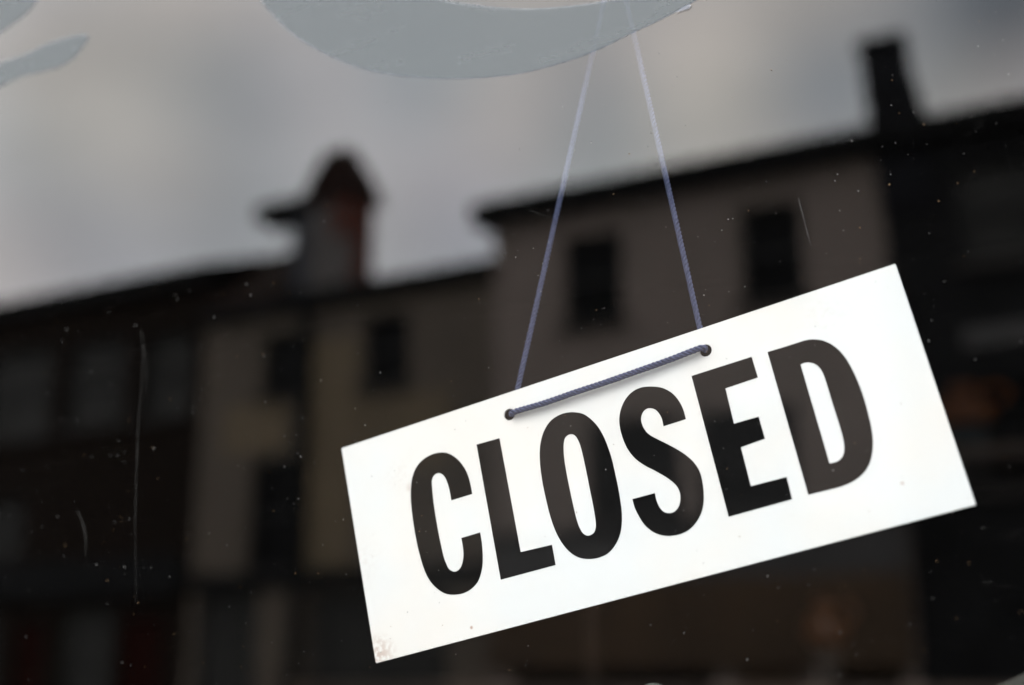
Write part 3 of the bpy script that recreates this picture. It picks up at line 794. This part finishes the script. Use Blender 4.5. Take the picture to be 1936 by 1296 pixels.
def window(root, s0, s1, h0, h1, pane_m, sill=True, cross=True, fm='wframe'):
    fr = bmesh.new(); w = 0.06
    sbox(fr, s0, s0 + w, 0.10, 0.16, h0, h1); sbox(fr, s1 - w, s1, 0.10, 0.16, h0, h1)
    sbox(fr, s0 + w, s1 - w, 0.10, 0.16, h0, h0 + w); sbox(fr, s0 + w, s1 - w, 0.10, 0.16, h1 - w, h1)
    if cross:
        m_ = (h0 + h1) / 2; sbox(fr, s0 + w, s1 - w, 0.10, 0.16, m_ - 0.025, m_ + 0.025)
    wo_ = link('window', fr, M[fm], root)
    pb = bmesh.new(); sbox(pb, s0 + w, s1 - w, 0.17, 0.18, h0 + w, h1 - w); link('pane', pb, M[pane_m], wo_)
    if sill:
        sb = bmesh.new(); sbox(sb, s0 - 0.08, s1 + 0.08, -0.10, 0.098, h0 - 0.10, h0 - 0.003); link('sill', sb, M['sill'], wo_)


def slope_roof(s0, s1, d0, h0, d1, h1, th=0.12):
    bm = bmesh.new()
    vs = [bm.verts.new(SP(*q)) for q in ((s0, d0, h0), (s1, d0, h0), (s1, d1, h1), (s0, d1, h1),
                                         (s0, d0, h0 - th), (s1, d0, h0 - th), (s1, d1, h1 - th), (s0, d1, h1 - th))]
    for q in ((0, 1, 2, 3), (7, 6, 5, 4), (0, 4, 5, 1), (1, 5, 6, 2), (2, 6, 7, 3), (3, 7, 4, 0)):
        bm.faces.new([vs[i] for i in q])
    return bm


def house(s, label):
    r_ = empty('terraced_house', SP(s, 0, 0.13)); tag(r_, label, 'house', 'terraced houses reflected in the window')
    return r_


# --- A: dark brick house, left of the reflection
A = house(-18, 'near-black brick house with its shopfront, far left in the window reflection')
a_win = [(-21.3, -19.9, 5.55, 7.1), (-19.0, -17.15, 5.5, 7.15), (-16.85, -15.38, 5.55, 7.08), (-15.05, -13.9, 5.55, 7.0)]
a_low = [(-21.0, -19.4, 3.42, 4.42), (-18.9, -17.5, 3.42, 4.42)]
a_sh = [(-20.8, -17.9, 0.9, 2.5), (-17.4, -16.75, 0.13, 2.3), (-16.45, -15.2, 0.5, 2.5), (-15.05, -14.15, 0.13, 2.35)]
link('wall', wall_bm(-22, -13.68, 0.13, 7.72, 0, 0.3, a_win + a_low + a_sh), M['dbrick'], A)
bm = bmesh.new(); sbox(bm, -22, -13.68, 0.301, 7.5, 0.13, 7.72); link('back_range', bm, M['dbrick'], A)
for q in a_win: window(A, *q, 'pane_l')
for q in a_low: window(A, *q, 'pane_l', sill=False)
window(A, *a_sh[0], 'pane_l', sill=False, cross=False); window(A, *a_sh[2], 'pane_l', sill=False, cross=False, fm='shopgreen')
for q in (a_sh[1], a_sh[3]):
    bm = bmesh.new(); sbox(bm, q[0], q[1], 0.06, 0.14, q[2], q[3]); link('door', bm, M['reddoor'], A)
bm = bmesh.new(); sbox(bm, -21.8, -13.75, -0.16, -0.002, 2.68, 3.30); link('fascia', bm, M['gutter'], A)
bm = bmesh.new(); sbox(bm, -22.05, -13.70, -0.22, 0.3, 7.722, 7.93); link('gutter', bm, M['gutter'], A)
link('roof', slope_roof(-22.1, -13.69, -0.15, 8.05, 3.8, 9.5), M['slate'], A)
link('roof', slope_roof(-22.1, -13.69, 3.801, 9.5, 7.6, 8.05), M['slate'], A)

# --- B: low beige house with the odd chimney
B = house(-11, 'low grey-beige house with the pointed chimney, centre left of the reflection')
b_win = [(-12.45, -11.62, 5.68, 6.68), (-10.52, -9.72, 5.65, 6.72)]
b_low = [(-12.58, -11.62, 2.96, 4.68)]
b_sh = [(-13.5, -12.3, 0.13, 2.70), (-11.35, -9.0, 0.7, 2.65)]
link('wall', wall_bm(-13.66, -8.30, 0.13, 7.0, 0, 0.3, b_win + b_low + b_sh), M['cream'], B)
bm = bmesh.new(); sbox(bm, -13.66, -8.30, 0.301, 7.0, 0.13, 7.0); link('back_range', bm, M['cream'], B)
for q in b_win + b_low: window(B, *q, 'pane')
window(B, *b_sh[0], 'pane_l', sill=False, cross=False, fm='shopgrey'); window(B, *b_sh[1], 'pane_l', sill=False, cross=False, fm='shopgrey')
bm = bmesh.new(); sbox(bm, -13.60, -8.32, -0.10, -0.002, 2.72, 2.96); link('fascia', bm, M['gutter'], B)
for q in ((-13.15, -11.92, 4.82, 5.58), (-11.45, -10.62, 2.98, 6.45), (-10.6, -9.0, 4.3, 5.45)):
    bm = bmesh.new(); sbox(bm, q[0], q[1], -0.015, -0.002, q[2], q[3]); tag(link('painted_panel', bm, M['ochre'], B), 'ochre painted patch of wall')
bm = bmesh.new(); sbox(bm, -11.62, -11.47, -0.14, -0.003, 0.13, 6.95); link('downpipe', bm, M['gutter'], B)
bm = bmesh.new(); sbox(bm, -13.66, -8.32, -0.20, 0.3, 7.002, 7.18); link('gutter', bm, M['gutter'], B)
link('roof', slope_roof(-13.66, -12.2, -0.12, 7.26, 1.55, 8.68), M['browntile'], B)
link('roof', slope_roof(-13.66, -12.2, 1.551, 8.68, 5.0, 7.20), M['browntile'], B)
link('roof', slope_roof(-12.199, -8.32, -0.12, 7.28, 3.0, 8.05), M['slate'], B)
link('roof', slope_roof(-12.199, -8.32, 3.001, 8.05, 6.8, 7.2), M['slate'], B)
bm = bmesh.new(); sbox(bm, -11.88, -11.02, 0.32, 0.80, 7.2, 8.88); sc1 = link('chimney', bm, M['greyrend'], B)
bm = bmesh.new(); sbox(bm, -11.019, -10.985, 0.31, 0.82, 7.2, 8.88); sbox(bm, -11.42, -11.021, 0.27, 0.319, 8.25, 8.88); link('brick_facing', bm, M['rbrick'], sc1)
bm = bmesh.new()
b0 = [bm.verts.new(SP(*q)) for q in ((-12.02, 0.22, 8.882), (-10.84, 0.22, 8.882), (-10.84, 0.90, 8.882), (-12.02, 0.90, 8.882))]
b1 = [bm.verts.new(SP(*q)) for q in ((-11.99, 0.26, 9.06), (-10.88, 0.26, 9.06), (-10.88, 0.86, 9.06), (-11.99, 0.86, 9.06))]
b2 = [bm.verts.new(SP(*q)) for q in ((-11.93, 0.32, 9.36), (-11.02, 0.32, 9.36), (-11.02, 0.80, 9.36), (-11.93, 0.80, 9.36))]
b3 = [bm.verts.new(SP(*q)) for q in ((-11.70, 0.42, 9.84), (-11.26, 0.42, 9.84), (-11.26, 0.70, 9.84), (-11.70, 0.70, 9.84))]
bm.faces.new(b0); bm.faces.new(b3)
for lo, hi in ((b0, b1), (b1, b2), (b2, b3)):
    for i in range(4): bm.faces.new((lo[i], lo[(i + 1) % 4], hi[(i + 1) % 4], hi[i]))
link('cap', bm, M['capclay'], sc1)
bm = bmesh.new(); sbox(bm, -12.25, -11.882, 0.34, 0.78, 7.2, 8.80); sc2 = link('chimney', bm, M['bluegrey'], B)
bm = bmesh.new(); sbox(bm, -13.02, -11.97, 0.28, 0.9, 8.802, 9.08); link('cap', bm, M['gutter'], sc2)

# --- C: tall taupe house
Ch = house(-5.5, 'tall taupe rendered house with two small upper windows, in the centre of the reflection')
c_win = [(-7.17, -6.28, 6.12, 7.42), (-4.62, -3.78, 6.12, 7.40)]
c_low = [(-6.85, -5.55, 3.42, 4.75), (-5.30, -4.0, 3.42, 4.75)]
c_sh = [(-8.0, -5.2, 0.7, 2.35), (-4.9, -4.1, 0.13, 2.4), (-3.8, -2.95, 0.7, 2.35)]
link('wall', wall_bm(-8.28, -2.76, 0.13, 7.80, 0, 0.3, c_win + c_low + c_sh), M['taupe'], Ch)
bm = bmesh.new(); sbox(bm, -8.28, -2.76, 0.301, 8.0, 0.13, 7.80); link('back_range', bm, M['taupe'], Ch)
for q in c_win + c_low: window(Ch, *q, 'pane')
window(Ch, *c_sh[0], 'pane', sill=False, cross=False, fm='brownshop'); window(Ch, *c_sh[2], 'pane', sill=False, cross=False, fm='brownshop')
bm = bmesh.new(); sbox(bm, c_sh[1][0], c_sh[1][1], 0.06, 0.14, 0.13, 2.4); link('door', bm, M['brownshop'], Ch)
bm = bmesh.new(); sbox(bm, -8.25, -2.80, -0.14, -0.002, 1.55, 2.62); link('fascia', bm, M['brownshop'], Ch)
bm = bmesh.new(); sbox(bm, -8.25, -2.80, -0.10, -0.002, 2.624, 3.20); link('signboard', bm, M['shopgrey'], Ch)
bm = bmesh.new(); sbox(bm, -8.25, -2.80, -0.16, -0.002, 3.202, 3.30); link('cornice', bm, M['gutter'], Ch)
bm = bmesh.new(); sbox(bm, -8.52, -2.76, -0.30, 0.3, 7.802, 8.00); link('gutter', bm, M['gutter'], Ch)
link('roof', slope_roof(-8.52, -2.76, -0.28, 8.10, 3.9, 9.4), M['slate'], Ch)
link('roof', slope_roof(-8.52, -2.76, 3.901, 9.4, 8.1, 8.0), M['slate'], Ch)

# --- D: sooty house with the tall stack
Dh = house(0, 'soot-black house with the tall plain chimney, at the right edge of the reflection')
d_win = [(-1.90, -0.9, 6.2, 7.5), (0.6, 1.6, 6.2, 7.5), (2.9, 3.9, 6.2, 7.5)]
d_low = [(-1.9, -0.9, 3.5, 4.8), (0.6, 1.6, 3.5, 4.8), (2.9, 3.9, 3.5, 4.8)]
link('wall', wall_bm(-2.75, 5.5, 0.13, 7.85, 0, 0.3, d_win + d_low), M['black'], Dh)
bm = bmesh.new(); sbox(bm, -2.75, 5.5, 0.301, 8.0, 0.13, 7.85); link('back_range', bm, M['black'], Dh)
for q in d_win: window(Dh, *q, 'pane_l')
for q in d_low: window(Dh, *q, 'pane')
bm = bmesh.new(); sbox(bm, -1.95, 5.4, -0.06, -0.002, 5.18, 5.42); link('string_course', bm, M['lightband'], Dh)
bm = bmesh.new(); sbox(bm, -2.70, 5.5, -0.22, 0.3, 7.852, 8.04); link('gutter', bm, M['gutter'], Dh)
link('roof', slope_roof(-2.74, 5.5, -0.18, 8.14, 3.9, 9.4), M['slate'], Dh)
link('roof', slope_roof(-2.74, 5.5, 3.901, 9.4, 8.1, 8.0), M['slate'], Dh)
bm = bmesh.new()
lo = [bm.verts.new(SP(*q)) for q in ((-2.77, -0.06, 7.0), (-2.10, -0.06, 7.0), (-2.10, 0.7, 7.0), (-2.77, 0.7, 7.0))]
mi = [bm.verts.new(SP(*q)) for q in ((-2.84, -0.05, 8.05), (-2.14, -0.05, 8.05), (-2.14, 0.65, 8.05), (-2.84, 0.65, 8.05))]
hi = [bm.verts.new(SP(*q)) for q in ((-2.90, 0.0, 9.24), (-2.37, 0.0, 9.24), (-2.37, 0.4, 9.24), (-2.90, 0.4, 9.24))]
bm.faces.new(lo); bm.faces.new(hi)
for a_, b_ in ((lo, mi), (mi, hi)):
    for i in range(4): bm.faces.new((a_[i], a_[(i + 1) % 4], b_[(i + 1) % 4], b_[i]))
st_ = link('chimney', bm, M['soot'], Dh)
bm = bmesh.new(); sbox(bm, -2.93, -2.34, -0.03, 0.43, 9.242, 9.42); link('cap', bm, M['soot'], st_)
